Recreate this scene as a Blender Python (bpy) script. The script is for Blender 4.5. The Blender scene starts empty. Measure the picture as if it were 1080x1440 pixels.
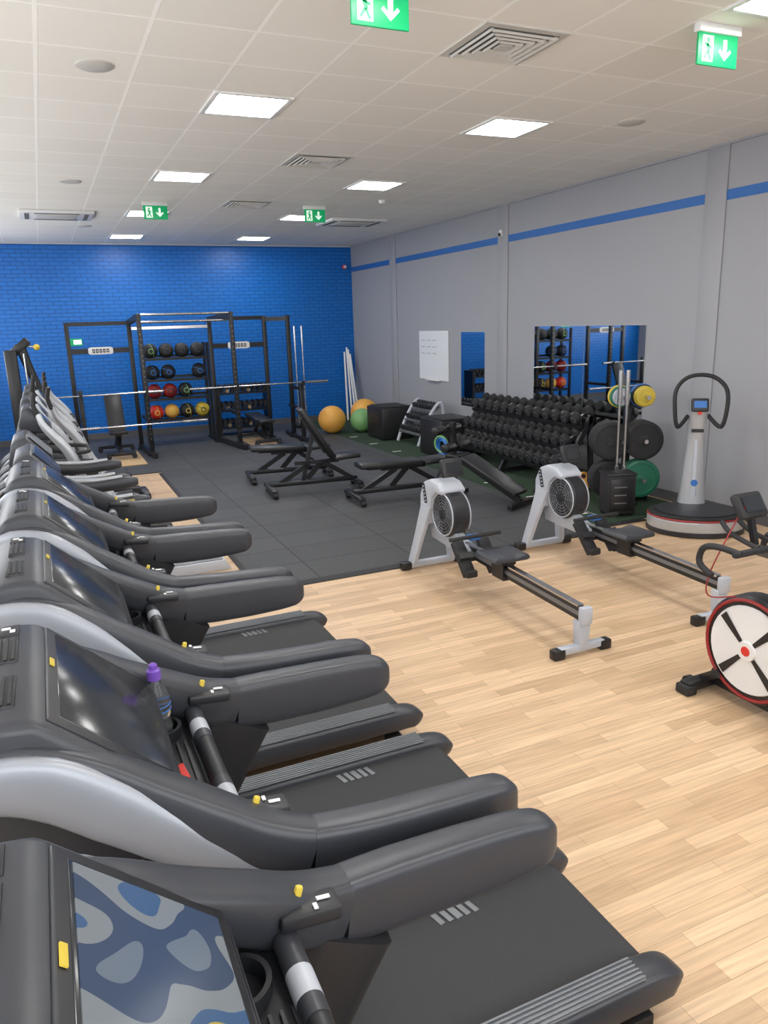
import bpy, bmesh, math, random
from mathutils import Vector, Matrix, Euler
random.seed(4)
SC=bpy.context.scene
COL=SC.collection
H=2.2; CE=3.87; XR=6.68; YB=16.6; XL=-1.9; YF=-1.6

# ---------------------------------------------------------------- materials
def _mat(name):
    m=bpy.data.materials.new(name); m.use_nodes=True
    return m,m.node_tree,m.node_tree.nodes['Principled BSDF']
def mat(name,c,rough=.5,metal=0,noise=0,scale=40,bump=0,coat=0,emis=0,spec=None,trans=0):
    m,nt,b=_mat(name)
    b.inputs['Base Color'].default_value=(*c,1); b.inputs['Roughness'].default_value=rough
    b.inputs['Metallic'].default_value=metal
    if spec is not None: b.inputs['Specular IOR Level'].default_value=spec
    if coat: b.inputs['Coat Weight'].default_value=coat; b.inputs['Coat Roughness'].default_value=.1
    if trans: b.inputs['Transmission Weight'].default_value=trans; b.inputs['IOR'].default_value=1.3
    if emis:
        b.inputs['Emission Color'].default_value=(*c,1); b.inputs['Emission Strength'].default_value=emis
    tc=nt.nodes.new('ShaderNodeTexCoord'); n=nt.nodes.new('ShaderNodeTexNoise'); n.inputs['Scale'].default_value=scale
    n.inputs['Detail'].default_value=3
    nt.links.new(tc.outputs['Object'],n.inputs['Vector'])
    if noise:
        mx=nt.nodes.new('ShaderNodeMix'); mx.data_type='RGBA'
        mx.inputs[6].default_value=(*[v*(1-noise) for v in c],1); mx.inputs[7].default_value=(*[min(1,v*(1+noise)) for v in c],1)
        nt.links.new(n.outputs['Fac'],mx.inputs[0]); nt.links.new(mx.outputs[2],b.inputs['Base Color'])
    if bump:
        bp=nt.nodes.new('ShaderNodeBump'); bp.inputs['Strength'].default_value=bump; bp.inputs['Distance'].default_value=.002
        nt.links.new(n.outputs['Fac'],bp.inputs['Height']); nt.links.new(bp.outputs[0],b.inputs['Normal'])
    return m

def brickmat(name,c1,c2,mortar,w,h,ms,rough,offset=.5,bump=0,rot=0,loc=(0,0,0),grain=0,axes=None,bias=0,inv=False):
    m,nt,b=_mat(name); b.inputs['Roughness'].default_value=rough
    g=nt.nodes.new('ShaderNodeNewGeometry'); mp=nt.nodes.new('ShaderNodeMapping')
    mp.inputs['Location'].default_value=loc
    src=g.outputs['Position']
    if axes:
        s=nt.nodes.new('ShaderNodeSeparateXYZ'); c=nt.nodes.new('ShaderNodeCombineXYZ')
        nt.links.new(src,s.inputs[0]); nt.links.new(s.outputs[axes[0]],c.inputs[0]); nt.links.new(s.outputs[axes[1]],c.inputs[1])
        src=c.outputs[0]
    nt.links.new(src,mp.inputs['Vector'])
    br=nt.nodes.new('ShaderNodeTexBrick'); br.offset=offset; br.squash=1
    br.inputs['Color1'].default_value=(*c1,1); br.inputs['Color2'].default_value=(*c2,1); br.inputs['Mortar'].default_value=(*mortar,1)
    br.inputs['Scale'].default_value=1; br.inputs['Brick Width'].default_value=w; br.inputs['Row Height'].default_value=h
    br.inputs['Mortar Size'].default_value=ms; br.inputs['Mortar Smooth'].default_value=.1; br.inputs['Bias'].default_value=bias
    nt.links.new(mp.outputs[0],br.inputs['Vector'])
    out=br.outputs['Color']
    if grain:
        mp2=nt.nodes.new('ShaderNodeMapping'); mp2.inputs['Scale'].default_value=(3,60,1) if grain>0 else (200,200,200)
        nt.links.new(src,mp2.inputs['Vector'])
        n=nt.nodes.new('ShaderNodeTexNoise'); n.inputs['Scale'].default_value=1; n.inputs['Detail'].default_value=4
        nt.links.new(mp2.outputs[0],n.inputs['Vector'])
        mr=nt.nodes.new('ShaderNodeMapRange'); a=abs(grain); mr.inputs[1].default_value=.3; mr.inputs[2].default_value=.7
        mr.inputs[3].default_value=1-a; mr.inputs[4].default_value=1+a
        nt.links.new(n.outputs['Fac'],mr.inputs[0])
        mx=nt.nodes.new('ShaderNodeMix'); mx.data_type='RGBA'; mx.blend_type='MULTIPLY'; mx.inputs[0].default_value=1
        nt.links.new(out,mx.inputs[6]); nt.links.new(mr.outputs[0],mx.inputs[7]); out=mx.outputs[2]
    nt.links.new(out,b.inputs['Base Color'])
    if bump:
        bp=nt.nodes.new('ShaderNodeBump'); bp.inputs['Strength'].default_value=abs(bump); bp.inputs['Distance'].default_value=.008; bp.invert=not inv
        nt.links.new(br.outputs['Fac'],bp.inputs['Height']); nt.links.new(bp.outputs[0],b.inputs['Normal'])
    return m

M={}
M['ceil']=brickmat('ceiling_tiles',(.86,.845,.80),(.82,.805,.76),(.95,.94,.91),.6,.6,.014,.9,offset=0,bump=.6,loc=(-.2,0,0),inv=True)
M['wood']=brickmat('oak_vinyl',(.72,.515,.325),(.53,.355,.21),(.46,.30,.175),.62,.075,.0015,.40,offset=.37,grain=.16)
M['rubber']=brickmat('rubber_tiles',(.050,.052,.056),(.062,.064,.068),(.014,.014,.016),1.0,.5,.008,.60,offset=0,bump=.4,grain=-.55)
M['blue']=brickmat('blue_painted_brick',(.0,.165,.60),(.0,.145,.54),(.0,.095,.38),.225,.075,.008,.38,bump=.9,axes=(0,2))
M['grey']=mat('grey_paint',(.33,.335,.36),.55,noise=.02,scale=3,bump=.05)
M['greyd']=mat('grey_skirting',(.10,.10,.11),.5)
M['white']=mat('white_plastic',(.78,.78,.78),.4)
M['stripe']=mat('stripe_blue',(.02,.13,.42),.5)
M['turf']=mat('green_turf',(.022,.048,.024),.95,noise=.5,scale=300,bump=.6)
M['black']=mat('black_metal',(.012,.012,.014),.35,noise=.1)
M['blk2']=mat('black_rubber',(.018,.018,.02),.65,noise=.2,bump=.1)
M['vinyl']=mat('black_vinyl',(.015,.015,.017),.38,noise=.15,bump=.1)
M['tm']=mat('treadmill_charcoal',(.038,.041,.050),.38,noise=.05,scale=200,bump=.06)
M['tmd']=mat('treadmill_dark',(.018,.019,.023),.42,noise=.05)
M['belt']=mat('running_belt',(.036,.037,.040),.75,noise=.25,scale=250,bump=.3)
M['sil']=mat('silver_shell',(.33,.35,.39),.38,metal=.3)
M['sil2']=mat('silver_column',(.48,.50,.53),.32,metal=.4)
M['rail']=mat('rail_grey',(.20,.21,.23),.4,metal=.5)
M['steel']=mat('chrome_steel',(.62,.62,.63),.22,metal=1)
M['lg']=mat('light_grey_paint',(.47,.50,.56),.35)
M['screen']=mat('glass_screen',(.030,.033,.038),.16,spec=.5)
M['red']=mat('red_plastic',(.65,.03,.02),.4)
M['pink']=mat('pink_vinyl',(.75,.18,.20),.45)
M['yel']=mat('yellow_plastic',(.66,.50,.06),.4)
M['org']=mat('orange_vinyl',(.82,.42,.08),.4)
M['grn']=mat('green_vinyl',(.20,.42,.16),.4)
M['dgrn']=mat('green_plate',(.02,.17,.10),.45)
M['dred']=mat('dark_red',(.30,.02,.02),.45)
M['bl']=mat('blue_plastic',(.03,.16,.50),.4)
M['pur']=mat('purple_plastic',(.16,.07,.42),.3)
M['pet']=mat('clear_plastic',(.9,.93,.96),.05,trans=.95)
M['exit']=mat('exit_green',(.0,.27,.09),.4,emis=.6)
M['exw']=mat('exit_white',(.8,.95,.85),.4,emis=.5)
M['mirror']=mat('mirror_glass',(.86,.88,.88),.02,metal=1)
M['led']=mat('led_panel',(1,.985,.96),.4,emis=33)
M['fillglow']=mat('fill_glow_pane',(.95,.975,1),.4,emis=4.3)  # glowing pane of the added windows, fill light for the dark ceiling
M['board']=mat('whiteboard',(.74,.76,.78),.2)
M['tan']=mat('plywood',(.55,.38,.20),.5)
M['alu']=mat('frame_white',(.7,.7,.7),.4)
M['vent']=mat('vent_grey',(.58,.57,.54),.5)
M['ventd']=mat('vent_dark',(.14,.14,.135),.8)

# ---------------------------------------------------------------- builder
def rotm(r): return Euler(r,'XYZ').to_matrix().to_4x4()
class B:
    def __init__(s,name): s.n=name; s.bm=bmesh.new(); s.m=[]
    def mi(s,k):
        if k not in s.m: s.m.append(k)
        return s.m.index(k)
    def add(s,bm,k,T=None):
        i=s.mi(k)
        if T is not None: bmesh.ops.transform(bm,matrix=T,verts=bm.verts)
        for f in bm.faces: f.material_index=i; f.smooth=True
        me=bpy.data.meshes.new('t'); bm.to_mesh(me); bm.free(); s.bm.from_mesh(me); bpy.data.meshes.remove(me)
    def box(s,c,d,k,rot=(0,0,0),bev=0,seg=2):
        bm=bmesh.new(); bmesh.ops.create_cube(bm,size=1)
        bmesh.ops.scale(bm,vec=d,verts=bm.verts)
        if bev: bmesh.ops.bevel(bm,geom=bm.edges[:],offset=bev,segments=seg,affect='EDGES',profile=.5)
        s.add(bm,k,Matrix.Translation(c)@rotm(rot))
    def beam(s,p1,p2,w,h,k,bev=0,up=(0,0,1)):
        p1=Vector(p1);p2=Vector(p2);d=p2-p1;L=d.length;z=d.normalized();u=Vector(up)
        if abs(z.dot(u))>.98: u=Vector((1,0,0))
        x=u.cross(z).normalized(); y=z.cross(x)
        T=Matrix((x,y,z)).transposed().to_4x4(); T.translation=(p1+p2)/2
        bm=bmesh.new(); bmesh.ops.create_cube(bm,size=1); bmesh.ops.scale(bm,vec=(w,h,L),verts=bm.verts)
        if bev: bmesh.ops.bevel(bm,geom=bm.edges[:],offset=bev,segments=2,affect='EDGES',profile=.5)
        s.add(bm,k,T)
    def cyl(s,p1,p2,r,k,r2=None,seg=18,bev=0):
        p1=Vector(p1);p2=Vector(p2);d=p2-p1
        bm=bmesh.new(); bmesh.ops.create_cone(bm,cap_ends=True,segments=seg,radius1=r,radius2=r if r2 is None else r2,depth=d.length)
        if bev:
            ed=[e for e in bm.edges if abs(e.verts[0].co.z-e.verts[1].co.z)<1e-6]
            bmesh.ops.bevel(bm,geom=ed,offset=bev,segments=2,affect='EDGES',profile=.5)
        T=Vector((0,0,1)).rotation_difference(d).to_matrix().to_4x4(); T.translation=(p1+p2)/2
        s.add(bm,k,T)
    def sph(s,c,r,k,sc=(1,1,1),seg=20):
        bm=bmesh.new(); bmesh.ops.create_uvsphere(bm,u_segments=seg,v_segments=seg//2+2,radius=r)
        s.add(bm,k,Matrix.Translation(c)@Matrix.Diagonal((*sc,1)))
    def loft(s,pts,secs,k,side=(0,1,0),n=16,e=3.2,smooth=True,sub=4):
        P=[Vector(p) for p in pts]
        if smooth and len(P)>2:
            Q=[];S=[]
            for i in range(len(P)-1):
                a=P[max(i-1,0)];b=P[i];c=P[i+1];d=P[min(i+2,len(P)-1)]
                for j in range(sub):
                    t=j/sub
                    Q.append(.5*((2*b)+(c-a)*t+(2*a-5*b+4*c-d)*t*t+(3*b-a-3*c+d)*t**3))
                    S.append([secs[i][q]*(1-t)+secs[i+1][q]*t for q in (0,1)])
            Q.append(P[-1]);S.append(secs[-1]); P=Q; secs=S
        bm=bmesh.new(); rings=[]; sv=Vector(side)
        for i,p in enumerate(P):
            t=(P[min(i+1,len(P)-1)]-P[max(i-1,0)]).normalized()
            u=t.cross(sv).normalized(); sd=u.cross(t).normalized()
            ring=[]
            for j in range(n):
                a=2*math.pi*j/n; ca,sa=math.cos(a),math.sin(a)
                x=math.copysign(abs(ca)**(2/e),ca)*secs[i][0]/2; y=math.copysign(abs(sa)**(2/e),sa)*secs[i][1]/2
                ring.append(bm.verts.new(p+sd*x+u*y))
            rings.append(ring)
        for a,b in zip(rings,rings[1:]):
            for j in range(n): bm.faces.new((a[j],a[(j+1)%n],b[(j+1)%n],b[j]))
        bm.faces.new(rings[0][::-1]); bm.faces.new(rings[-1])
        bmesh.ops.recalc_face_normals(bm,faces=bm.faces)
        s.add(bm,k)
    def tube(s,pts,r,k,n=10,sub=4,closed=False):
        P=[Vector(p) for p in pts]
        if closed: P=P+[P[0]]
        rr=r if isinstance(r,(list,tuple)) else [r]*len(P)
        t=(P[-1]-P[0]); side=Vector((0,1,0))
        nrm=Vector((0,0,0))
        for i in range(1,len(P)-1): nrm+=(P[i]-P[i-1]).cross(P[i+1]-P[i])
        if nrm.length>1e-6: side=nrm.normalized()
        elif abs(t.normalized().dot(side))>.9: side=Vector((1,0,0))
        s.loft(P,[(2*q,2*q) for q in rr],k,side=side,n=n,e=2,sub=sub)
    def ext(s,prof,ax,a0,a1,k,bev=0,seg=2):
        bm=bmesh.new()
        def v(p,a):
            return bm.verts.new({'y':(p[0],a,p[1]),'x':(a,p[0],p[1]),'z':(p[0],p[1],a)}[ax])
        A=[v(p,a0) for p in prof];Bv=[v(p,a1) for p in prof];n=len(prof)
        bm.faces.new(A);bm.faces.new(Bv[::-1])
        for i in range(n): bm.faces.new((A[i],Bv[i],Bv[(i+1)%n],A[(i+1)%n]))
        bmesh.ops.recalc_face_normals(bm,faces=bm.faces)
        if bev: bmesh.ops.bevel(bm,geom=bm.edges[:],offset=bev,segments=seg,affect='EDGES',profile=.5)
        s.add(bm,k)
    def lathe(s,c,prof,k,axis=(0,0,1),n=28):
        bm=bmesh.new(); rings=[]
        for r,z in prof: rings.append([bm.verts.new((r*math.cos(2*math.pi*j/n),r*math.sin(2*math.pi*j/n),z)) for j in range(n)])
        for a,b in zip(rings,rings[1:]):
            for j in range(n): bm.faces.new((a[j],a[(j+1)%n],b[(j+1)%n],b[j]))
        bm.faces.new(rings[0][::-1]);bm.faces.new(rings[-1])
        bmesh.ops.recalc_face_normals(bm,faces=bm.faces)
        T=Vector((0,0,1)).rotation_difference(Vector(axis)).to_matrix().to_4x4(); T.translation=c
        s.add(bm,k,T)
    def ring(s,c,R,r,k,axis=(0,0,1),n=32,m=8):
        prof=[(R+r*math.cos(2*math.pi*i/m),r*math.sin(2*math.pi*i/m)) for i in range(m)]
        bm=bmesh.new(); rings=[[bm.verts.new((p*math.cos(2*math.pi*j/n),p*math.sin(2*math.pi*j/n),z)) for j in range(n)] for p,z in prof]
        for i in range(m):
            a=rings[i];b=rings[(i+1)%m]
            for j in range(n): bm.faces.new((a[j],a[(j+1)%n],b[(j+1)%n],b[j]))
        bmesh.ops.recalc_face_normals(bm,faces=bm.faces)
        T=Vector((0,0,1)).rotation_difference(Vector(axis)).to_matrix().to_4x4(); T.translation=c
        s.add(bm,k,T)
    def done(s,loc=(0,0,0),rz=0,ang=38):
        me=bpy.data.meshes.new(s.n); s.bm.to_mesh(me); s.bm.free()
        for k in s.m: me.materials.append(M[k])
        me.set_sharp_from_angle(angle=math.radians(ang))
        o=bpy.data.objects.new(s.n,me); COL.objects.link(o); o.location=loc; o.rotation_euler=(0,0,rz)
        return o
def dup(o,loc,rz=0):
    c=o.copy(); COL.objects.link(c); c.location=loc; c.rotation_euler=(0,0,rz); return c
def slab(name,lo,hi,k,bev=0):
    b=B(name); c=[(a+q)/2 for a,q in zip(lo,hi)]; d=[q-a for a,q in zip(lo,hi)]
    b.box((0,0,0),d,k,bev=bev); return b.done(c)

# ---------------------------------------------------------------- room shell
slab('floor',(XL-.1,YF-.1,-.1),(XR+.1,YB+.1,0),'wood')
slab('ceiling',(XL-.1,YF-.1,CE),(XR+.1,YB+.1,CE+.1),'ceil')
slab('wall_back',(XL-.1,YB,0),(XR+.1,YB+.1,CE),'blue')
slab('wall_right',(XR,YF,0),(XR+.1,YB,CE),'grey')
slab('wall_left',(XL-.1,YF,0),(XL,YB,CE),'grey')
slab('wall_front',(XL-.1,YF-.1,0),(XR+.1,YF,CE),'grey')
slab('baseboard_right',(XR-.015,YF,0),(XR,YB,.12),'greyd')
slab('baseboard_back',(XL,YB-.015,0),(XR-.015,YB,.12),'greyd')
b=B('trim_1')
for y in (14.2,10.16,6.1,2.05,-1.5): b.box((XR-.009,y+.14,CE/2+.06),(.018,.28,CE-.14),'grey',bev=.003)
b.done()
b=B('trim_2')
for a,c in ((-1.2,2.05),(2.33,6.1),(6.38,10.16),(10.44,14.2),(14.48,YB)): b.box((XR-.004,(a+c)/2,3.36),(.008,c-a,.10),'stripe')
b.done()
b=B('trim_3')
b.box((XR-.012,(YF+YB)/2,CE-.012),(.024,YB-YF,.024),'grey'); b.box(((XL+XR)/2,YB-.012,CE-.012),(XR-XL,.024,.024),'vent'); b.done()
def fill_window(name,c,w,h,ax):  # invented glowing window, kept out of view, added to brighten the ceiling
    b=B(name)
    def bx(u,z,du,dz,t,k,o=0):
        if ax=='x': b.box((o,u,z),(t,du,dz),k)
        else: b.box((u,o,z),(du,t,dz),k)
    bx(0,0,w,h,.01,'fillglow')
    for s in (-1,1): bx(s*w/2,0,.07,h+.07,.05,'white'); bx(0,s*h/2,w,.07,.05,'white')
    for i in (1,2): bx(-w/2+w*i/3,0,.05,h,.03,'white')
    b.done(c)
for i,y in enumerate((.9,4.4,7.9,11.4,14.6)): fill_window('fill_window_%d'%(i+1),(XL+.026,y,2.35),2.9,1.7,'x')  # added left-wall row, unseen by the camera, only fills in light
for i,x in enumerate((.2,3.6)): fill_window('fill_window_%d'%(i+6),(x,YF+.026,2.3),2.9,1.7,'y')  # added pair behind the camera, same fill purpose

# ceiling lights
b=B('ceiling_light_panel')
b.box((0,0,-.004),(.53,.53,.008),'led')
for sx in (-1,1):
    b.box((sx*.285,0,-.006),(.04,.61,.014),'white',bev=.003); b.box((0,sx*.285,-.006),(.53,.04,.014),'white',bev=.003)
L=b.done((1.7,.3,CE))
for x in (1.7,4.1):
    for y in (.3,3.3,6.3,9.3,12.3,15.3):
        if (x,y)!=(1.7,.3): dup(L,(x,y,CE))
# vents
b=B('ceiling_vent')
b.box((0,0,-.004),(.60,.60,.008),'vent')
for i,w in enumerate((.46,.36,.26,.16)):
    b.box((0,0,-.010),(w+.04,w+.04,.004+.001*i),'ventd')
    for sx in (-1,1):
        b.box((sx*w/2,0,-.016),(.028,w+.028,.014),'vent',rot=(0,sx*.6,0)); b.box((0,sx*w/2,-.016),(w,.028,.014),'vent',rot=(-sx*.6,0,0))
b.box((0,0,-.02),(.09,.09,.012),'vent')
V=b.done((2.9,4.5,CE))
for p in ((2.9,8.1),(2.9,11.1),(5.3,3.9)): dup(V,(p[0],p[1],CE))
b=B('air_conditioning_cassette')
b.box((0,0,-.02),(1.0,.8,.04),'white',bev=.01)
b.box((0,0,-.045),(.55,.4,.01),'vent',bev=.004)
for sx in (-1,1): b.box((sx*.40,0,-.042),(.06,.6,.008),'ventd'); b.box((0,sx*.31,-.042),(.6,.05,.008),'ventd')
A=b.done((.45,12.6,CE)); dup(A,(5.1,12.6,CE))
b=B('ceiling_speaker'); b.lathe((0,0,-.012),[(.02,0),(.11,0),(.12,.006),(.12,.012)],'vent'); S=b.done((.55,5.7,CE))
for p in ((.55,9.9),(5.1,5.8),(.9,13.9)): dup(S,(p[0],p[1],CE))
b=B('smoke_detector'); b.lathe((0,0,-.05),[(.02,0),(.045,.01),(.05,.03),(.055,.05)],'white'); b.done((4.7,10.4,CE))

# exit signs
b=B('exit_sign')
b.box((0,0,.02),(.34,.05,.05),'white',bev=.004)
b.box((0,0,-.09),(.32,.016,.18),'exit',bev=.002)
for s in (-1,1):
    y=s*.0095
    b.box((s*.085,y,-.09),(.085,.003,.14),'exw')
    y=s*.0125
    b.box((s*.085,y,-.045),(.022,.003,.022),'exit'); b.box((s*.085,y,-.085),(.022,.003,.05),'exit',rot=(0,s*.3,0))
    b.box((s*.072,y,-.128),(.014,.003,.05),'exit',rot=(0,s*.5,0)); b.box((s*.10,y,-.125),(.014,.003,.045),'exit',rot=(0,-s*.6,0))
    b.box((s*.085,y,-.075),(.06,.003,.012),'exit',rot=(0,-s*.4,0))
    y=s*.0095; xo=-s*.055
    b.box((xo,y,-.075),(.028,.003,.085),'exw')
    b.box((xo-.02,y,-.115),(.018,.003,.07),'exw',rot=(0,-.8,0)); b.box((xo+.02,y,-.115),(.018,.003,.07),'exw',rot=(0,.8,0))
E=b.done((1.78,3.9,CE-.045))
for p in ((3.98,3.8),(1.66,11.2),(3.92,11.1)): dup(E,(p[0],p[1],CE-.045))

# wall things
b=B('whiteboard'); b.box((0,0,0),(.02,1.15,.90),'alu',bev=.004); b.box((-.011,0,0),(.004,1.10,.85),'board'); b.box((-.03,0,-.45),(.06,.5,.015),'alu')
for i in range(9): b.box((-.0135,.35-.09*(i%3)*2.5+.05,.28-.12*(i//3)),(.001,.16,.008),'greyd',rot=(random.uniform(-.1,.1),0,0))
b.done((XR-.012,12.62,1.55))
def mirror(y0,y1,z0,z1):
    b=B('wall_mirror'); b.box((0,0,0),(.012,y1-y0,z1-z0),'mirror'); b.done((XR-.007,(y0+y1)/2,(z0+z1)/2))
mirror(10.82,11.6,.72,1.98); mirror(8.3,9.43,.72,2.06); mirror(7.15,8.29,.72,2.06)
b=B('security_camera'); b.box((0,0,0),(.05,.07,.09),'white',bev=.01); b.sph((-.03,0,-.02),.025,'black'); b.done((XR-.045,10.3,3.45))
b=B('alarm_sounder'); b.cyl((0,0,0),(0,-.05,0),.05,'red',bev=.01); b.cyl((0,-.05,0),(0,-.08,0),.03,'white'); b.done((6.5,YB,3.42))
b=B('wall_notice'); b.box((0,0,0),(.30,.008,.14),'exit'); b.box((.06,-.006,0),(.15,.003,.09),'exw'); b.done((.62,YB-.005,1.98))

# floor finishes
T0=.012
b=B('rubber_mat')
b.ext([(1.47,5.90),(5.2,5.90),(5.2,YB-.1),(-1.0,YB-.1),(-1.0,12.0),(1.47,12.0)],'z',0,T0,'rubber')
b.ext([(1.42,5.90),(1.47,5.90),(1.47,11.9),(1.42,11.9)],'z',0,T0,'blk2')
b.ext([(1.47,5.90),(5.2,5.90),(5.2,5.99),(1.47,5.99)],'z',T0-.001,T0+.0005,'blk2')
b.done()
b=B('turf_strip')
b.box(((5.2+6.6)/2,(6.14+YB-.1)/2,T0/2),(1.4,YB-.1-6.14,T0),'turf')
b.box((5.5,6.095,T0/2),(.6,.09,T0),'blk2')
b.done()
b=B('turf_markings')
for i in range(9): b.box((5.38,6.6+i,T0+.0015),(.16,.035,.003),'white')
b.done()
b=B('lifting_platform'); b.box((0,0,T0+.0085),(.50,1.5,.015),'tan',bev=.003); P=b.done((1.12,13.55,0)); dup(P,(3.62,13.9,0))

# ---------------------------------------------------------------- treadmill
CZ=.028
def treadmill():
    b=B('treadmill')
    b.box((.5,0,.115),(2.05,.58,.09),'tmd',bev=.015)
    b.box((.52,0,.168),(1.98,.50,.022),'belt',bev=.006)
    b.cyl((1.50,-.25,.125),(1.50,.25,.125),.052,'belt',seg=20)
    for s in (-1,1):
        b.loft([(-.45,s*.295,.15),(1.0,s*.295,.15),(1.46,s*.295,.15),(1.57,s*.293,.137),(1.61,s*.29,.12)],[(.115,.12),(.115,.12),(.115,.12),(.11,.10),(.07,.05)],'tm',e=5)
        b.box((.55,s*.295,.213),(1.80,.092,.008),'rail',bev=.003)
        for j in range(6): b.box((.55,s*(.258+j*.015),.219),(1.80,.006,.006),'rail')
        b.box((1.45,s*.31,.03),(.08,.06,.06),'blk2')
        b.box((-.4,s*.30,.03),(.08,.06,.06),'blk2')
    b.loft([(-.62,0,.14),(-.5,0,.19),(-.25,0,.22),(-.02,0,.19),(.03,0,.17)],[(.5,.10),(.64,.26),(.68,.30),(.64,.16),(.6,.06)],'tm',e=4,n=24)
    for i in range(5): b.box((1.00+i*.034,.19,.181),(.020 if i!=2 else .026,.07,.003),'rail',rot=(0,0,.25))
    for s in (-1,1):
        # pillar
        b.loft([(-.02,s*.335,.12),(.12,s*.345,.42),(.28,s*.35,.76),(.41,s*.355,1.02)],[(.075,.20),(.07,.17),(.07,.16),(.08,.20)],'tmd',e=4)
        # arm pad: tall slab, rounded nose
        b.loft([(.402,s*.370,1.072),(.52,s*.381,1.060),(.68,s*.385,1.054),(.82,s*.384,1.053),(.885,s*.380,1.053),(.915,s*.378,1.053),(.928,s*.377,1.053)],
               [(.088,.145),(.092,.156),(.090,.154),(.086,.142),(.078,.124),(.058,.09),(.03,.05)],'tm',e=4.6,n=24)
        # dark front sweep joining pad to console
        b.loft([(-.25,s*.262,1.385),(-.14,s*.265,1.392),(-.02,s*.275,1.340),(.09,s*.291,1.265),(.20,s*.318,1.188),(.30,s*.346,1.118),(.40,s*.370,1.076)],
               [(.05,.07),(.07,.08),(.085,.085),(.10,.09),(.105,.108),(.098,.128),(.088,.140)],'tm',e=4,n=20)
        # silver shell, outside and under the sweep
        b.loft([(-.285,s*.285,1.345),(-.21,s*.298,1.370),(-.10,s*.308,1.345),(.01,s*.320,1.268),(.12,s*.340,1.180),(.22,s*.366,1.105),(.31,s*.386,1.050),(.40,s*.398,1.025)],
               [(.03,.06),(.045,.11),(.05,.13),(.050,.13),(.048,.11),(.04,.08),(.03,.05),(.015,.015)],'sil',e=2.6,n=20)
        # speed toggle
        b.box((.315,s*.295,1.155),(.12,.060,.03),'tmd',rot=(0,.1,0),bev=.008)
        b.box((.30,s*.308,1.183),(.015,.013,.038),'yel',rot=(0,.3,0),bev=.005)
        b.box((.345,s*.297,1.170),(.026,.008,.003),'white',rot=(0,.1,0)); b.box((.325,s*.280,1.172),(.008,.014,.003),'white',rot=(0,.1,0))
        # cup holders
        b.lathe((.165,s*.225,1.085),[(.050,.0),(.056,.0),(.058,.045),(.048,.045),(.044,.012),(.02,.010)],'tmd')
    # console
    b.ext([(x,z+CZ) for x,z in ((-.27,1.30),(-.27,1.39),(-.235,1.435),(-.17,1.455),(-.10,1.447),(.155,1.215),(.17,1.18),(.16,1.13),(.03,1.05),(-.10,1.06),(-.21,1.16))],'y',-.285,.285,'tm',bev=.024,seg=3)
    d=Vector((.255,0,-.232)).normalized(); ay=math.atan2(.232,.255); nrm=Vector((math.sin(ay),0,math.cos(ay)))
    c=Vector((-.10,0,1.447+CZ))+d*.180
    b.box(tuple(c+nrm*.001),(.32,.51,.012),'tmd',rot=(0,ay,0),bev=.005)
    b.box(tuple(c+nrm*.004+d*.004),(.28,.46,.010),'screen',rot=(0,ay,0),bev=.003)
    for s in (-.13,.10):
        b.box((-.165,s,1.452+CZ),(.05,.15,.008),'tmd',bev=.003)
        for j in range(3): b.box((-.150-.015*j,s,1.457+CZ),(.007,.14,.005),'black')
    b.box((-.165,.225,1.452+CZ),(.05,.07,.008),'tmd',bev=.003); b.box((-.17,.235,1.457+CZ),(.02,.012,.002),'white'); b.box((-.155,.215,1.457+CZ),(.012,.016,.002),'white')
    b.box(tuple(c+nrm*.010-d*.149+Vector((0,.03,0))),(.011,.038,.003),'yel',rot=(0,ay,0))
    # tray
    b.box((.19,0,1.085),(.15,.60,.03),'tmd',bev=.008)
    for j in range(6): b.box((.14+j*.02,0,1.103),(.006,.32,.008),'tm')
    b.box((.175,-.02,1.120),(.045,.07,.012),'red',rot=(0,-.15,.1),bev=.002)
    for s in (-1,1): b.box((.235,s*.325,1.09),(.11,.05,.08),'tmd',bev=.015)
    b.cyl((.265,-.36,1.12),(.265,.36,1.12),.023,'tmd'); b.cyl((.265,-.28,1.12),(.265,-.10,1.12),.0245,'tm'); b.cyl((.265,.10,1.12),(.265,.28,1.12),.0245,'tm')
    for s in (-1,1): b.cyl((.265,s*.17-.03,1.12),(.265,s*.17+.03,1.12),.0250,'lg')
    return b
YC=[.825+.915*i for i in range(5)]
T=treadmill().done((0,YC[0],0))
for y in YC[1:]: dup(T,(0,y,0))

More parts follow.
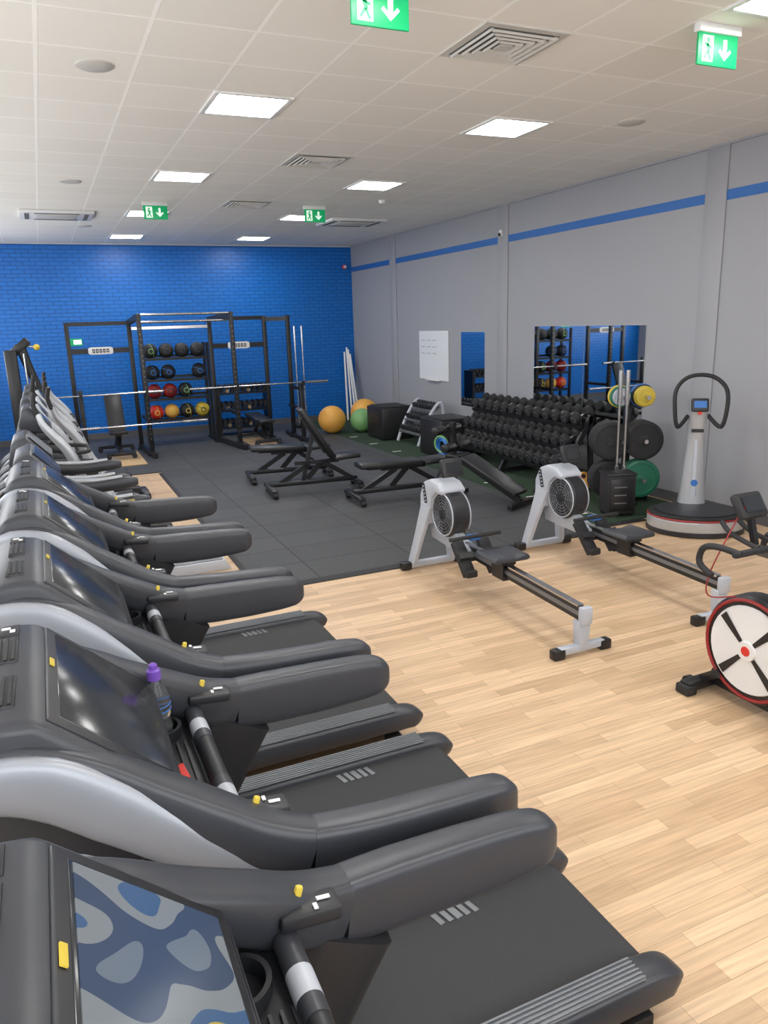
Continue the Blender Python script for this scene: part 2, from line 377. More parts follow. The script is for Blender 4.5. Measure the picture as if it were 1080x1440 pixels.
def screenpic():
    m,nt,bb=_mat('screen_picture')
    tc=nt.nodes.new('ShaderNodeTexCoord'); n=nt.nodes.new('ShaderNodeTexNoise'); n.inputs['Scale'].default_value=3.6; n.inputs['Distortion'].default_value=.9; n.inputs['Detail'].default_value=.5
    r=nt.nodes.new('ShaderNodeValToRGB'); r.color_ramp.interpolation='CONSTANT'
    cols=[(0,(.09,.11,.14)),(.38,(.03,.045,.08)),(.46,(.13,.145,.16)),(.53,(.035,.07,.14)),(.58,(.26,.21,.05)),(.63,(.05,.12,.07))]
    e=r.color_ramp.elements; e[0].color=(*cols[0][1],1); e[1].position=cols[1][0]; e[1].color=(*cols[1][1],1)
    for p,c in cols[2:]: q=e.new(p); q.color=(*c,1)
    nt.links.new(tc.outputs['Object'],n.inputs['Vector']); nt.links.new(n.outputs['Fac'],r.inputs[0]); nt.links.new(r.outputs[0],bb.inputs['Base Color'])
    nt.links.new(r.outputs[0],bb.inputs['Emission Color']); bb.inputs['Emission Strength'].default_value=.5; bb.inputs['Roughness'].default_value=.15
    M['pic']=m
    b=B('screen_image'); ay=math.atan2(.232,.255); b.box((0,0,0),(.265,.44,.002),'pic',rot=(0,ay,0)); o=b.done((0,0,0))
    d=Vector((.255,0,-.232)).normalized(); nr=Vector((math.sin(ay),0,math.cos(ay)))
    o.location=Vector((-.10,0,1.447+CZ))+d*.184+nr*.0105; o.parent=T; return o
screenpic()
b=B('water_bottle')
b.lathe((0,0,0),[(.02,0),(.033,.003),(.035,.03),(.031,.05),(.035,.075),(.035,.12),(.030,.145),(.014,.17),(.014,.18)],'pet')
b.lathe((0,0,.175),[(.019,0),(.019,.026),(.012,.030),(.011,.042),(.006,.046)],'pur'); b.ring((0,0,.10),.0345,.002,'bl'); b.ring((0,0,.085),.0345,.002,'bl'); b.done((.165,YC[1]+.225,1.10))

# ---------------------------------------------------------------- cross trainers
def cross():
    b=B('cross_trainer')
    b.box((.35,0,.06),(1.7,.12,.08),'tmd',bev=.02); b.box((-.45,0,.05),(.10,.62,.08),'tmd',bev=.02); b.box((1.15,0,.05),(.10,.56,.08),'tmd',bev=.02)
    b.lathe((-.25,-.14,.42),[(.05,0),(.33,.01),(.36,.05),(.36,.23),(.33,.27),(.05,.28)],'tm',axis=(0,1,0))
    b.ring((-.25,-.15,.42),.30,.02,'sil',axis=(0,1,0)); b.ring((-.25,.15,.42),.30,.02,'sil',axis=(0,1,0))
    b.loft([(-.30,0,.5),(-.24,0,.9),(-.14,0,1.25),(-.02,0,1.42)],[(.16,.24),(.13,.16),(.12,.13),(.2,.10)],'tm',e=3)
    b.ext([(-.17,1.40),(-.13,1.56),(-.06,1.58),(.10,1.38),(.06,1.33)],'y',-.24,.24,'tm',bev=.02)
    b.box((.015,0,1.49),(.20,.34,.01),'screen',rot=(0,.9,0))
    b.tube([(.05,-.24,1.20),(.22,-.26,1.16),(.36,-.2,1.15),(.38,0,1.15),(.36,.2,1.15),(.22,.26,1.16),(.05,.24,1.20)],.018,'blk2')
    for s in (-1,1):
        o=.06*s
        b.loft([(.62+o,s*.22,.34),(.46+o,s*.30,.62),(.34+o,s*.31,.95),(.26+o,s*.31,1.18),(.10+o,s*.30,1.40),(.06+o,s*.29,1.52)],
               [(.05,.07),(.055,.09),(.055,.10),(.055,.09),(.05,.065),(.04,.045)],'sil2',e=2.6)
        b.tube([(.06+o,s*.29,1.50),(.03+o,s*.285,1.60),(.05+o,s*.27,1.70)],.021,'blk2')
        b.box((.75+o,s*.17,.30),(.42,.17,.05),'blk2',bev=.015,rot=(0,s*.08,0))
        b.beam((-.2,s*.17,.45),(.95,s*.17,.26),.04,.06,'sil')
        b.loft([(-.28,s*.27,1.02),(-.05,s*.29,.99),(.25,s*.30,.97),(.42,s*.30,.98)],[(.04,.08),(.06,.10),(.06,.10),(.04,.06)],'tm')
    return b
X=cross().done((-.10,7.35,0))
for y in (8.35,9.35,10.35): dup(X,(-.12,y,0))
b=B('stair_climber')
b.box((.1,0,.07),(1.1,.62,.10),'tmd',bev=.03)
b.loft([(-.42,0,.12),(-.35,0,.5),(-.28,0,.9),(-.22,0,1.25)],[(.55,.2),(.5,.3),(.42,.24),(.4,.12)],'tm',e=4)
b.ext([(-.32,1.22),(-.28,1.40),(-.18,1.44),(.0,1.24),(-.06,1.14)],'y',-.28,.28,'tm',bev=.02)
b.box((-.085,0,1.345),(.22,.40,.01),'screen',rot=(0,.84,0))
for s in (-1,1):
    b.loft([(-.25,s*.33,1.16),(-.05,s*.35,1.08),(.2,s*.36,1.05),(.45,s*.36,1.06),(.53,s*.36,1.06)],[(.08,.12),(.08,.10),(.08,.09),(.08,.09),(.05,.05)],'tm',e=3)
    b.loft([(-.1,s*.36,1.13),(.2,s*.365,1.10),(.42,s*.365,1.11)],[(.05,.03),(.07,.03),(.05,.02)],'sil2',e=3)
    b.box((.36,s*.403,1.06),(.13,.008,.05),'yel',bev=.003); b.box((.36,s*.409,1.06),(.08,.004,.012),'black')
    b.cyl((.15,s*.34,.12),(.15,s*.36,1.04),.022,'steel'); b.cyl((.05,s*.34,.12),(.08,s*.36,1.04),.022,'steel')
    b.box((.28,s*.15,.30),(.36,.2,.05),'blk2',bev=.015,rot=(0,.1*s,0)); b.beam((-.3,s*.15,.45),(.2,s*.15,.28),.04,.05,'tmd')
SC1=b.done((.02,5.60,0)); dup(SC1,(-.02,6.48,0))
b=B('aerobic_step'); b.ext([(-.34,.0),(-.29,.10),(.29,.10),(.34,0)],'y',-.16,.16,'lg',bev=.01); b.box((0,0,.103),(.54,.28,.01),'rail',bev=.003); b.done((1.02,6.82,0),.0)

# ---------------------------------------------------------------- functional trainer left back
b=B('cable_machine')
b.box((0,0,.04),(.5,.9,.08),'black',bev=.01)
b.box((-.15,0,1.0),(.16,.30,1.9),'black',bev=.02)
b.beam((-.12,0,1.9),(.10,0,2.08),.10,.12,'black',bev=.02)
b.loft([(-.02,0,2.04),(.06,0,1.70),(.18,0,1.30),(.22,0,.9)],[(.10,.14),(.09,.12),(.08,.10),(.08,.08)],'black',e=4)
b.sph((.20,-.02,1.98),.045,'yel'); b.cyl((.05,0,2.0),(.2,-.02,1.98),.014,'steel')
for s in (-1,1): b.cyl((.02,s*.1,.08),(.02,s*.1,1.9),.014,'steel')
for i in range(9): b.box((.02,0,.14+i*.05),(.12,.34,.042),'blk2')
b.box((.115,-.052,1.35),(.004,.004,.3),'white')
b.done((-.26,12.0,T0+.001))

# ---------------------------------------------------------------- rig with racks
b=B('squat_rack')
def post(x,y,z,w=.075): b.box((x,y,z/2+.003),(w,w,z-.006),'black',bev=.006); b.box((x,y,.012),(.16,.16,.014),'black')
FY=13.72; BY=14.6
for x,y,z in ((.44,BY,2.33),(1.49,BY,2.34),(.50,FY+.1,1.2),(1.57,FY,2.44),(3.16,FY,2.44),(2.94,BY,2.36),(4.0,BY,2.36),(4.40,14.35,2.36)): post(x,y,z)
b.beam((1.57,FY-.45,.05),(1.49,BY+.2,.05),.075,.075,'black'); b.beam((3.16,FY-.45,.05),(2.94,BY+.2,.05),.075,.075,'black')
b.beam((.50,FY-.35,.05),(.44,BY+.2,.05),.075,.075,'black'); b.beam((4.40,FY-.3,.05),(4.40,BY+.2,.05),.075,.075,'black'); b.beam((4.40,FY-.1,1.0),(4.40,14.35,1.0),.06,.06,'black')
post(4.40,FY,1.1)
b.beam((1.57,FY,2.40),(1.49,BY,2.30),.06,.09,'black'); b.beam((3.16,FY,2.40),(2.94,BY,2.32),.06,.09,'black'); b.beam((4.0,BY,2.30),(4.40,14.35,2.30),.06,.08,'black')
b.beam((.44,BY,2.30),(1.49,BY,2.30),.07,.07,'black'); b.beam((2.94,BY,2.33),(4.0,BY,2.33),.07,.07,'black')
b.beam((1.49,BY,2.2),(2.94,BY,2.2),.05,.05,'steel')
for yo,z in ((0,2.42),(.28,2.30)): b.cyl((1.6,FY+yo,z),(3.13,FY+yo,z),.022,'steel')
for x0,x1 in ((.44,1.49),(2.94,4.0)):
    b.beam((x0,BY,1.83),(x1,BY,1.83),.05,.09,'black')
    bm_c=((x0+x1)/2,BY-.035,1.83)
    b.loft([(bm_c[0]-.21,bm_c[1],1.83),(bm_c[0]-.16,bm_c[1],1.83),(bm_c[0]+.16,bm_c[1],1.83),(bm_c[0]+.21,bm_c[1],1.83)],[(.012,.06),(.012,.13),(.012,.13),(.012,.06)],'white')
    for i in range(5): b.box((bm_c[0]-.12+i*.06,BY-.045,1.83),(.042,.006,.065),'black'); b.box((bm_c[0]-.12+i*.06,BY-.0485,1.83),(.014,.002,.03),'white')
for x,y in ((1.57,FY),(3.16,FY)):
    for i in range(22): b.box((x,y-.038,.3+i*.09),(.018,.004,.018),'rail')
for x in (1.57,3.16,.50,4.40):
    b.box((x,FY-.09,1.08),(.05,.14,.03),'black'); b.box((x,FY-.15,1.11),(.05,.02,.09),'black')
    b.beam((x,FY,.62),(x,BY-.1,.62),.05,.06,'black')
b.done((0,0,T0))
def barbell(x0,x1,y,z,pl):
    b=B('barbell'); b.cyl((x0+.42,y,z),(x1-.42,y,z),.014,'steel'); b.cyl((x0,y,z),(x0+.42,y,z),.025,'steel'); b.cyl((x1-.42,y,z),(x1,y,z),.025,'steel')
    for x,r,k in pl: b.lathe((x,y,z),[(.03,0),(r-.02,0),(r,.006),(r,.03),(r-.02,.036),(.03,.036)],k,axis=(1,0,0))
    return b.done()
barbell(-.35,1.85,FY-.11,1.135,[(-.02,.16,'red'),(.03,.12,'white'),(-.06,.10,'white')])
barbell(2.3,4.9,FY-.11,1.135,[])
barbell(.3,2.5,FY-.46,.62,[])
b=B('medicine_ball_rack')
SY=14.95
for x in (1.72,2.93):
    b.box((x,SY,.952),(.05,.05,1.9),'black'); b.box((x,SY+.35,.952),(.05,.05,1.9),'black'); b.box((x,SY+.17,.03),(.06,.5,.05),'black')
lev=(.46,.86,1.22,1.62)
for z in lev:
    b.box((2.325,SY,z),(1.2,.04,.05),'black'); b.box((2.325,SY+.3,z+.05),(1.2,.04,.05),'black'); b.box((2.325,SY+.17,z-.0),(1.2,.34,.012),'black')
rows=[(0,[('red','yel'),('org','yel'),('blk2','yel'),('yel','blk2')]),(1,[('dred','blk2'),('dred','blk2'),('blk2','grn'),None]),(2,[('blk2','bl'),('blk2','bl'),None,('blk2','bl')]),(3,[('blk2','grn'),('blk2','tm'),('blk2','tm'),('blk2','tm')])]
for l,rr in rows:
    for i,q in enumerate(rr):
        if not q: continue
        r=.142; c=(1.88+i*.295,SY+.14,lev[l]+.008+r)
        b.sph(c,r,q[0],seg=24); b.lathe((c[0],c[1]-r*.96,c[2]),[(.005,0),(.05,0),(.052,.008),(.048,.012)],q[1],axis=(0,1,0)); b.ring(c,r-.004,.007,q[1] if q[1]!='lg' else 'tm',axis=(.5,.2,1) if i%2 else (1,.3,.2))
b.done((0,0,T0))
b=B('plate_storage_rack')
for x in (3.15,4.2): b.box((x,15.5,.505),(.06,.4,1.0),'black')
for z in (.15,.5,.85): b.box((3.67,15.5,z),(1.1,.45,.03),'black')
for z in (.17,.52,.87):
    for i in range(9): b.cyl((3.24+i*.11,15.28,z+.12),(3.24+i*.11,15.6,z+.12),.045,'blk2',seg=8); 
    for i in range(9): b.cyl((3.24+i*.11,15.36,z+.04),(3.24+i*.11,15.5,z+.04),.04,'tan' if i%4==1 else 'tmd',seg=8)
b.done((0,0,T0))

# ---------------------------------------------------------------- benches
def bench(name,back,length=1.25):
    b=B(name); h=length/2
    b.box((0,0,.13),(length-.1,.07,.06),'black',bev=.008)
    for x,w in ((-h+.06,.56),(h-.06,.42)):
        b.box((x,0,.09),(.07,w,.06),'black',bev=.008)
        for s in (-1,1): b.cyl((x-.02,s*w/2,.045),(x+.05,s*w/2,.045),.043,'blk2',seg=14,bev=.008); b.box((x,s*w/2,.09),(.08,.06,.05),'black',bev=.01)
    b.beam((h-.1,0,.12),(.12,0,.40),.06,.06,'black'); b.beam((-h+.15,0,.12),(-.05,0,.38),.05,.06,'black')
    b.beam((-.1,.05,.14),(.15,.05,.40),.02,.07,'black')
    b.box((.05,0,.395),(.6,.06,.05),'black')
    b.box((h-.20,0,.445),(.36,.30,.06),'vinyl',bev=.018,rot=(0,-.06,0))
    L=length*.62; px=h-.40; a=back
    d=Vector((-math.cos(a),0,math.sin(a))); n=Vector((math.sin(a),0,math.cos(a)))
    c=Vector((px,0,.415))+d*(L/2)+n*.03
    b.box(tuple(c),(L,.29,.07),'vinyl',bev=.02,rot=(0,a,0))
    b.box(tuple(c-n*.05),(L*.7,.07,.03),'black',rot=(0,a,0))
    if a>.3: b.beam((-.15,0,.14),tuple(Vector((px,0,.40))+d*L*.55),.05,.05,'black')
    return b
b1=bench('weight_bench',0.04).done((3.08,10.40,T0),-.12)
b2=bench('weight_bench',1.02,1.3).done((3.12,9.40,T0),-.1)
bench('weight_bench',0.02,1.35).done((3.95,8.45,T0),-.05)
bench('weight_bench',1.15,1.1).done((1.03,14.0,T0+.016),-1.57)
bench('weight_bench',.05,1.2).done((3.62,14.0,T0+.016),-1.57)
b=B('decline_bench')
b.box((0,-.50,.05),(.5,.07,.06),'black',bev=.01); b.box((0,.45,.05),(.55,.07,.06),'black',bev=.01)
b.beam((0,-.50,.08),(0,.45,.55),.06,.07,'black'); b.beam((0,.45,.05),(0,.47,.95),.06,.06,'black')
b.box((0,-.12,.36),(.30,.85,.06),'vinyl',rot=(.46,0,0),bev=.018)
for y,z in ((.42,.66),(.56,.86)):
    b.cyl((-.26,y,z),(-.05,y,z),.055,'vinyl',bev=.015); b.cyl((.05,y,z),(.26,y,z),.055,'vinyl',bev=.015); b.cyl((-.06,y,z),(.06,y,z),.02,'black')
b.beam((0,.47,.9),(0,.56,.86),.04,.04,'black'); b.beam((0,.45,.6),(0,.42,.66),.04,.04,'black')
b.box((0,.40,.55),(.28,.20,.05),'vinyl',bev=.015)
b.done((4.72,7.65,T0),.45)

# ---------------------------------------------------------------- rowing machine
def rower():
    b=B('rowing_machine')
    b.box((0,0,.045),(.50,.06,.05),'lg',bev=.008)
    for s in (-1,1):
        b.box((s*.27,0,.04),(.10,.075,.07),'black',bev=.012)
        b.loft([(s*.20,0,.06),(s*.15,-.05,.32),(s*.10,-.12,.62)],[(.055,.10),(.055,.12),(.06,.17)],'lg',side=(1,0,0),e=4)
    b.ext([(.0,.44),(-.01,.70),(-.08,.82),(-.20,.865),(-.33,.85),(-.42,.79),(-.40,.75),(-.30,.76),(-.22,.70),(-.19,.60),(-.15,.44)],'x',-.12,.12,'lg',bev=.02,seg=3)
    b.ext([(-.08,.30),(-.04,.46),(-.26,.52),(-.60,.40),(-.75,.36),(-.75,.28),(-.5,.28)],'x',-.045,.045,'lg',bev=.012)
    cy,cz=-.37,.58
    b.lathe((-.085,cy,cz),[(.04,0),(.175,.0),(.198,.02),(.198,.15),(.175,.17),(.04,.17)],'tmd',axis=(1,0,0),n=36)
    for s in (-1,1):
        b.ring((s*.086,cy,cz),.182,.007,'lg',axis=(1,0,0),m=6)
        for R in (.155,.128,.101,.074): b.ring((s*.088,cy,cz),R,.004,'rail',axis=(1,0,0),m=6)
        for i in range(12):
            a=i*math.pi/6; b.beam((s*.089,cy+.04*math.cos(a),cz+.04*math.sin(a)),(s*.089,cy+.18*math.cos(a),cz+.18*math.sin(a)),.004,.006,'rail')
        b.lathe((s*.085,cy,cz),[(.01,0),(.045,0),(.04,.015),(.01,.018)],'tmd',axis=(s,0,0))
        b.box((s*.122,-.11,.72),(.004,.045,.17),'tmd',rot=(-.3,0,0))
        for j in range(5): b.box((s*.1245,-.135+.012*j,.66+j*.03),(.003,.022,.012),'lg',rot=(-.3,0,0))
    b.tube([(0,-.10,.82),(0,-.20,.93),(0,-.34,.97)],.016,'black'); b.box((0,-.38,.98),(.20,.05,.16),'tmd',rot=(-.3,0,0),bev=.015); b.box((0,-.405,.985),(.13,.008,.09),'screen',rot=(-.3,0,0))
    b.beam((0,-.55,.335),(0,-2.16,.285),.055,.085,'black'); b.beam((0,-.62,.385),(0,-2.12,.337),.05,.012,'steel')
    for s in (-1,1): b.beam((s*.029,-.6,.337),(s*.029,-2.15,.290),.004,.03,'rail')
    b.box((0,-2.17,.285),(.085,.05,.12),'lg',bev=.01)
    b.ext([(-.05,.24),(.05,.24),(.035,.05),(-.035,.05)],'y',-2.17,-2.10,'lg',bev=.006)
    b.box((0,-2.135,.05),(.36,.055,.045),'lg',bev=.006)
    for s in (-1,1): b.box((s*.19,-2.135,.035),(.09,.07,.07),'black',bev=.012)
    for s in (-1,1):
        b.box((s*.12,-.78,.30),(.11,.05,.32),'blk2',rot=(-.75,0,0),bev=.012); b.box((s*.12,-.82,.34),(.13,.02,.05),'tmd',rot=(-.75,0,0)); b.box((s*.12,-.90,.21),(.10,.07,.06),'blk2',bev=.015)
    b.box((0,-.78,.30),(.30,.04,.05),'tmd')
    b.tube([(-.24,-.76,.47),(-.12,-.80,.485),(0,-.80,.485),(.12,-.80,.485),(.24,-.76,.47)],.016,'blk2'); b.cyl((0,-.80,.485),(0,-.5,.50),.008,'steel',seg=6); b.box((0,-.74,.46),(.10,.08,.04),'bl',bev=.008)
    b.ext([(-.14,.405),(-.165,.425),(-.14,.455),(-.05,.44),(.05,.435),(.14,.455),(.165,.425),(.14,.405)],'y',-1.32,-1.03,'tm',bev=.012)
    b.box((0,-1.18,.39),(.12,.18,.04),'black'); b.box((0,-1.18,.27),(.09,.16,.05),'black')
    for s in (-1,1): b.box((s*.045,-1.18,.33),(.012,.16,.14),'black')
    return b
R1=rower().done((3.04,5.84,0)); dup(R1,(4.27,5.83,0))

# ---------------------------------------------------------------- vibration plate
b=B('vibration_plate')
def ell(pr,k,sx=1.0,sy=.82):
    bm=bmesh.new(); n=40; rings=[[bm.verts.new((r*sx*math.cos(2*math.pi*j/n),r*sy*math.sin(2*math.pi*j/n),z)) for j in range(n)] for r,z in pr]
    for a,c in zip(rings,rings[1:]):
        for j in range(n): bm.faces.new((a[j],a[(j+1)%n],c[(j+1)%n],c[j]))
    bm.faces.new(rings[0][::-1]); bm.faces.new(rings[-1]); bmesh.ops.recalc_face_normals(bm,faces=bm.faces); b.add(bm,k)
ell([(.44,0),(.48,.01),(.48,.05),(.47,.055)],'tmd'); ell([(.47,.055),(.475,.07),(.475,.15),(.46,.165)],'sil2'); ell([(.465,.16),(.478,.17),(.47,.18)],'dred'); ell([(.46,.178),(.465,.19),(.44,.205),(.43,.205)],'blk2'); ell([(.40,.205),(.40,.215),(.38,.218)],'tmd')
b.loft([(0,.30,.15),(0,.30,.50),(0,.29,.85),(0,.26,1.15),(0,.23,1.30)],[(.30,.22),(.22,.17),(.17,.13),(.19,.13),(.20,.10)],'sil2',side=(1,0,0),e=2.6,n=24)
b.loft([(0,.205,.30),(0,.21,.6),(0,.222,.9)],[(.06,.03),(.05,.03),(.03,.02)],'lg',side=(1,0,0))
b.box((0,.17,1.27),(.17,.05,.14),'tmd',rot=(-.3,0,0),bev=.02); b.box((0,.145,1.28),(.12,.006,.07),'bl',rot=(-.3,0,0)); b.cyl((0,.15,1.19),(0,.145,1.19),.02,'red')
b.cyl((0,.19,.45),(0,.185,.45),.035,'bl'); b.box((0,.205,1.0),(.12,.01,.035),'tmd')
hp=[(-.10,.24,1.15),(-.21,.14,1.05),(-.25,.12,1.25),(-.24,.16,1.43),(-.14,.22,1.54),(0,.24,1.57),(.14,.22,1.54),(.24,.16,1.43),(.25,.12,1.25),(.21,.14,1.05),(.10,.24,1.15)]
def smoothtube(pts,r,k):
    P=[Vector(p) for p in pts]; Q=[]
    for i in range(len(P)-1):
        a=P[max(i-1,0)];p=P[i];c=P[i+1];d=P[min(i+2,len(P)-1)]
        for j in range(5):
            t=j/5; Q.append(.5*((2*p)+(c-a)*t+(2*a-5*p+4*c-d)*t*t+(3*p-a-3*c+d)*t**3))
    Q.append(P[-1])
    for a,c in zip(Q,Q[1:]): b.cyl(a,c,r,k,seg=10); b.sph(c,r,k,seg=10)
smoothtube(hp,.021,'blk2')
b.done((5.98,5.56,0),-.65)

# ---------------------------------------------------------------- exercise bike
b=B('exercise_bike')
wy,wz=0.0,.37
b.lathe((-.07,wy,wz),[(.03,0),(.29,0),(.31,.02),(.31,.12),(.29,.14),(.03,.14)],'black',axis=(1,0,0),n=40)
for s in (-1,1):
    b.ring((s*.072,wy,wz),.285,.010,'dred',axis=(1,0,0),n=40)
    b.lathe((s*.070,wy,wz),[(.01,0),(.255,0),(.25,.01),(.01,.012)],'white',axis=(s,0,0),n=36)
    for i in range(4):
        a=i*math.pi/2+.75; b.ext([(wy+.06*math.cos(a-.2),wz+.06*math.sin(a-.2)),(wy+.238*math.cos(a-.10),wz+.238*math.sin(a-.10)),(wy+.238*math.cos(a+.10),wz+.238*math.sin(a+.10)),(wy+.06*math.cos(a+.2),wz+.06*math.sin(a+.2))],'x',s*.0815,s*.086,'black')
    b.lathe((s*.08,wy,wz),[(.01,0),(.06,0),(.055,.015),(.01,.016)],'white',axis=(s,0,0)); b.lathe((s*.094,wy,wz),[(.005,0),(.03,0),(.025,.006)],'red',axis=(s,0,0))
    b.beam((s*.10,wy+.16,wz-.20),(s*.08,wy+.30,.07),.02,.05,'black',bev=.005); b.beam((s*.09,wy-.12,wz+.27),(s*.09,wy-.28,.66),.03,.07,'black',bev=.008)
b.box((0,wy+.30,.05),(.42,.08,.06),'black',bev=.015); b.box((0,wy-.95,.05),(.50,.08,.06),'black',bev=.015)
b.beam((0,wy+.30,.07),(0,wy-.35,.07),.06,.05,'black')
for s in (-1,1):
    b.box((s*.19,wy+.30,.03),(.08,.10,.06),'blk2',bev=.012); b.box((s*.24,wy-.95,.03),(.08,.10,.06),'blk2',bev=.012); b.cyl((s*.12-.02,wy+.35,.04),(s*.12+.02,wy+.35,.04),.035,'blk2')
b.beam((0,wy-.28,.16),(0,wy-.95,.08),.08,.08,'black',bev=.01); b.beam((0,wy-.18,.62),(0,wy-.85,.42),.09,.12,'black',bev=.02); b.beam((0,wy-.25,.15),(0,wy-.35,.6),.10,.10,'black',bev=.02)
b.lathe((-.06,wy-.42,.34),[(.03,0),(.15,0),(.16,.02),(.16,.10),(.15,.12),(.03,.12)],'dred',axis=(1,0,0))
for s in (-1,1): b.beam((s*.09,wy-.42,.34),(s*.10,wy-.42-s*.14,.34-s*.08),.02,.03,'steel'); b.box((s*.15,wy-.42-s*.14,.34-s*.08),(.10,.08,.025),'black')
b.beam((0,wy-.78,.42),(0,wy-.86,.80),.05,.07,'steel'); b.loft([(0,wy-.70,.84),(0,wy-.84,.85),(0,wy-.98,.86)],[(.05,.04),(.13,.06),(.20,.06)],'vinyl',side=(1,0,0))
b.beam((0,wy-.20,.60),(0,wy-.12,.92),.05,.08,'black',bev=.008); b.beam((0,wy-.16,.93),(0,wy+.06,.93),.05,.05,'steel')
b.box((0,wy+.0,.95),(.50,.035,.035),'blk2',bev=.012)
for s in (-1,1): b.tube([(s*.22,wy-.02,.955),(s*.25,wy+.10,.97),(s*.25,wy+.20,.94),(s*.25,wy+.22,.85),(s*.25,wy+.13,.80)],.018,'blk2')
for s in (-1,1): b.tube([(s*.07,wy,.96),(s*.07,wy+.18,1.00),(s*.06,wy+.26,1.05)],.014,'blk2')
b.beam((0,wy+.08,.95),(0,wy+.13,1.12),.03,.03,'black'); b.box((0,wy+.14,1.16),(.20,.05,.15),'blk2',rot=(-.6,0,0),bev=.02); b.box((0,wy+.115,1.178),(.14,.006,.09),'screen',rot=(-.6,0,0)); b.box((-.05,wy+.108,1.165),(.04,.006,.02),'red',rot=(-.6,0,0))
smoothtube([(-.05,wy+.16,1.10),(-.18,wy+.20,.80),(-.12,wy+.26,.62),(-.09,wy+.10,.66)],.004,'dred')
b.done((3.43,2.68,0))

# ---------------------------------------------------------------- dumbbell racks
b=B('dumbbell_rack')
y0,y1=7.72,10.40
for y in (y0,(y0+y1)/2,y1):
    b.beam((-.30,y,.05),(.30,y,.05),.07,.06,'black'); b.beam((-.28,y,.05),(.22,y,.92),.05,.07,'black'); b.beam((.25,y,.05),(.2,y,.92),.05,.06,'black')
for t,(x,z) in enumerate(((-.20,.27),(-.04,.54),(.12,.82))):
    ang=.38
    b.box((x-.06,(y0+y1)/2,z-.03),(.05,y1-y0,.05),'black',rot=(0,-ang,0)); b.box((x+.12,(y0+y1)/2,z+.04),(.05,y1-y0,.05),'black',rot=(0,-ang,0))
    n=15-t; d=Vector((math.cos(ang),0,math.sin(ang)))
    for i in range(n):
        y=y0+.10+(y1-y0-.2)*i/(n-1); r=.072+.012*(2-t)*.5+.004*(1-i/n)
        c=Vector((x+.03,y,z+.05+r*.75))
        b.cyl(c-d*.07,c+d*.07,.016,'steel',seg=8)
        for s in (-1,1):
            p=c+d*(.10*s); b.cyl(p-d*.045,p+d*.045,r,'blk2',seg=14,bev=.012)
        b.cyl(c-d*.147,c-d*.144,r*.55,'rail',seg=12); b.cyl(c-d*.149,c-d*.146,r*.42,'blk2',seg=12)
b.done((6.14,0,T0))
b=B('small_dumbbell_stand')
for s in (-1,1):
    b.tube([(-.28,s*.42,.03),(-.15,s*.42,.35),(.05,s*.42,.68),(.2,s*.42,.72),(.25,s*.42,.03)],.03,'lg')
for i,(x,z) in enumerate(((-.18,.25),(-.06,.45),(.08,.64))):
    b.box((x,0,z),(.18,.84,.03),'rail',rot=(0,-.4,0))
    for j in range(7):
        y=-.34+j*.113; b.cyl((x-.07,y,z+.04),(x-.02,y,z+.055),.045,'tmd',seg=6); b.cyl((x+.03,y,z+.075),(x+.08,y,z+.095),.045,'tmd',seg=6); b.cyl((x-.03,y,z+.05),(x+.04,y,z+.08),.014,'steel',seg=6)
b.done((6.12,12.1,T0))
b=B('plyo_box'); b.box((0,0,.31),(.66,.75,.60),'vinyl',bev=.025); b.box((0,0,.62),(.56,.69,.01),'blk2',bev=.004); b.box((-.332,0,.4),(.004,.3,.08),'tmd'); PB=b.done((5.98,13.15,T0)); dup(PB,(6.0,10.90,T0))

# plate tree
b=B('weight_plate_tree')
b.box((0,0,.04),(.55,.10,.06),'black',bev=.01); b.box((0,0,.04),(.10,.75,.06),'black',bev=.01); b.box((0,0,.65),(.08,.08,1.25),'black',bev=.008)
def plate(x,y,z,r,k,t=.045,ax=(0,-1,0)):
    b.lathe((x,y,z),[(.026,0),(.06,.0),(.065,.006),(r*.78,.006),(r*.80,0),(r-.008,0),(r,.006),(r,t-.006),(r-.008,t),(r*.8,t),(r*.78,t-.006),(.065,t-.006),(.06,t),(.026,t)],k,axis=ax,n=32)
for s in (-1,1):
    for z in (.30,.76,1.26): b.cyl((s*.13,.02,z),(s*.13,-.36,z),.024,'steel'); b.box((s*.08,0,z),(.14,.05,.05),'black')
    for j in range(4): plate(s*.13+(.0 if s>0 else -.11),-.06-j*.055,.76,.225,'blk2')
    for j in range(3): plate(s*.13+(.0 if s>0 else -.11),-.06-j*.055,.30,.225,'dgrn' if s>0 else 'blk2')
for j,(r,k) in enumerate(((.14,'bl'),(.13,'blk2'),(.12,'yel'),(.11,'yel'))): plate(.13,-.06-j*.05,1.26,r,k,.035)
for j,(r,k) in enumerate(((.13,'yel'),(.12,'dgrn'),(.10,'lg'))): plate(-.13,-.06-j*.05,1.26,r,k,.035)
b.box((-.17,-.30,.04),(.20,.14,.07),'black',bev=.01); b.beam((0,0,.04),(-.17,-.30,.04),.07,.05,'black')
for x in (-.21,-.13): b.cyl((x,-.40,.06),(x,-.40,.5),.025,'steel'); b.cyl((x,-.40,.5),(x,-.40,1.2),.014,'steel'); b.cyl((x,-.40,1.2),(x,-.40,1.58),.025,'steel')
b.box((-.17,-.40,.04),(.20,.12,.07),'black',bev=.01)
b.done((6.22,6.90,T0),-.45)
b=B('barbell_holder')
b.box((0,0,.05),(.35,.2,.08),'black',bev=.01)
for x in (-.08,.08): b.cyl((x,0,.08),(x,0,.45),.025,'steel'); b.cyl((x,0,.45),(x,0,1.75),.014,'steel'); b.cyl((x,0,1.75),(x,0,2.15),.022,'steel')
b.done((5.0,15.6,T0))
b=B('kettlebell_set')
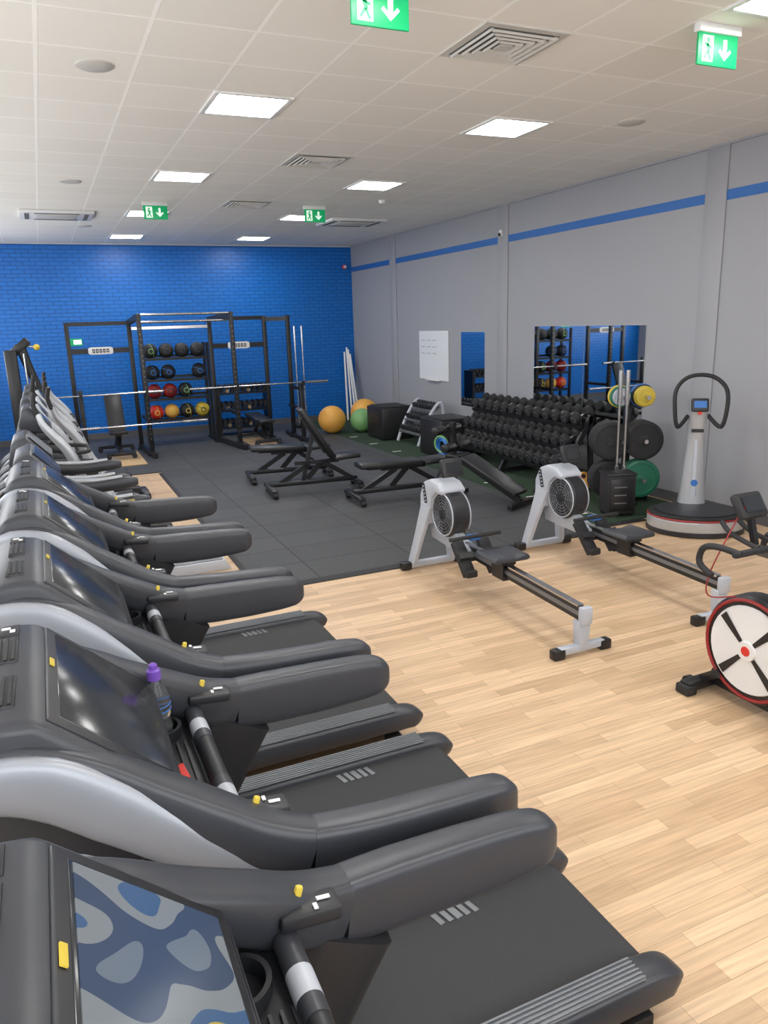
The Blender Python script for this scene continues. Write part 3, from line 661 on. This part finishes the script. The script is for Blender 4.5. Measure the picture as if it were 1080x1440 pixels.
def kb(x,y,r,k):
    b.sph((x,y,r*.95),r,k,sc=(1,1,.95)); b.cyl((x,y,0),(x,y,.03),r*.6,k)
    b.tube([(x-r*.55,y,r*1.6),(x-r*.7,y,r*2.2),(x-r*.3,y,r*2.65),(x+r*.3,y,r*2.65),(x+r*.7,y,r*2.2),(x+r*.55,y,r*1.6)],.016,'black' if k=='blk2' else k)
for x,y,r,k in ((-.44,.03,.10,'blk2'),(-.24,.0,.11,'red'),(-.10,-.22,.11,'pink'),(.0,.05,.11,'pink'),(-.36,-.24,.10,'red'),(.22,.05,.09,'org')): kb(x,y,r,k)
b.done((5.86,7.44,T0))
b=B('storage_case')
b.box((0,0,.25),(.32,.27,.44),'blk2',bev=.015); b.box((0,-.14,.25),(.27,.01,.36),'black',bev=.004); b.box((0,0,.475),(.34,.29,.025),'tmd',bev=.008)
for i in range(3): b.box((-.02,-.147,.16+i*.09),(.14,.004,.012),'rail')
for sx in (-1,1):
    for sy in (-1,1): b.cyl((sx*.13,sy*.10,0),(sx*.13,sy*.10,.03),.02,'black')
b.done((5.68,6.40,T0),-.35)
b=B('resistance_band_set')
for i,k in enumerate(('bl','bl','grn')): b.ring((0,.03*i,.20+.03*i),.13,.018,k,axis=(1,.2*i,.1))
b.box((0,.03,.03),(.2,.25,.06),'black'); b.done((5.62,10.36,T0))
def ball(x,y,r,k):
    b=B('exercise_ball'); b.sph((0,0,0),r,k,seg=36)
    for i in range(-4,5):
        zz=i*r*.17; b.ring((0,0,zz),math.sqrt(r*r-zz*zz),.003,k,axis=(0,0,1),n=36,m=6)
    b.done((x,y,T0+r))
ball(5.22,14.35,.28,'org'); ball(5.80,14.15,.24,'grn'); ball(6.15,14.85,.30,'org')
b=B('plastic_pole_set')
for i,(x,y,dx) in enumerate(((-.05,0,.12),(.03,-.04,.06),(-.15,.02,.17),(.08,-.10,.03))): b.cyl((x,y,.0),(x+dx,y+.50,1.62-.05*i),.022,'white')
b.done((6.38,16.02,T0+.007))
b=B('power_cable')
def cab(pts):
    P=[Vector(p) for p in pts]
    b.tube(P,.006,'black',n=6,sub=6)
cab([(-.55,5.0,.008),(-.35,5.15,.008),(-.5,5.35,.008),(-.2,5.5,.008),(-.4,5.7,.008),(-.7,5.8,.008)])
cab([(-.65,6.0,.008),(-.3,6.2,.008),(-.45,6.45,.008),(-.1,6.55,.008)])
b.done()

# ---------------------------------------------------------------- world + camera
w=bpy.data.worlds.new('world'); w.use_nodes=True; SC.world=w
w.node_tree.nodes['Background'].inputs[0].default_value=(.8,.85,1,1); w.node_tree.nodes['Background'].inputs[1].default_value=.3
SC.view_settings.view_transform='Standard'
cam=bpy.data.cameras.new('camera'); co=bpy.data.objects.new('camera',cam); COL.objects.link(co)
co.location=(0,0,H); co.rotation_euler=tuple(math.radians(a) for a in (75.672,1.738,-24.194))
cam.sensor_fit='VERTICAL'; cam.sensor_height=36; cam.lens=36*1050/1440; cam.clip_start=.02
SC.camera=co
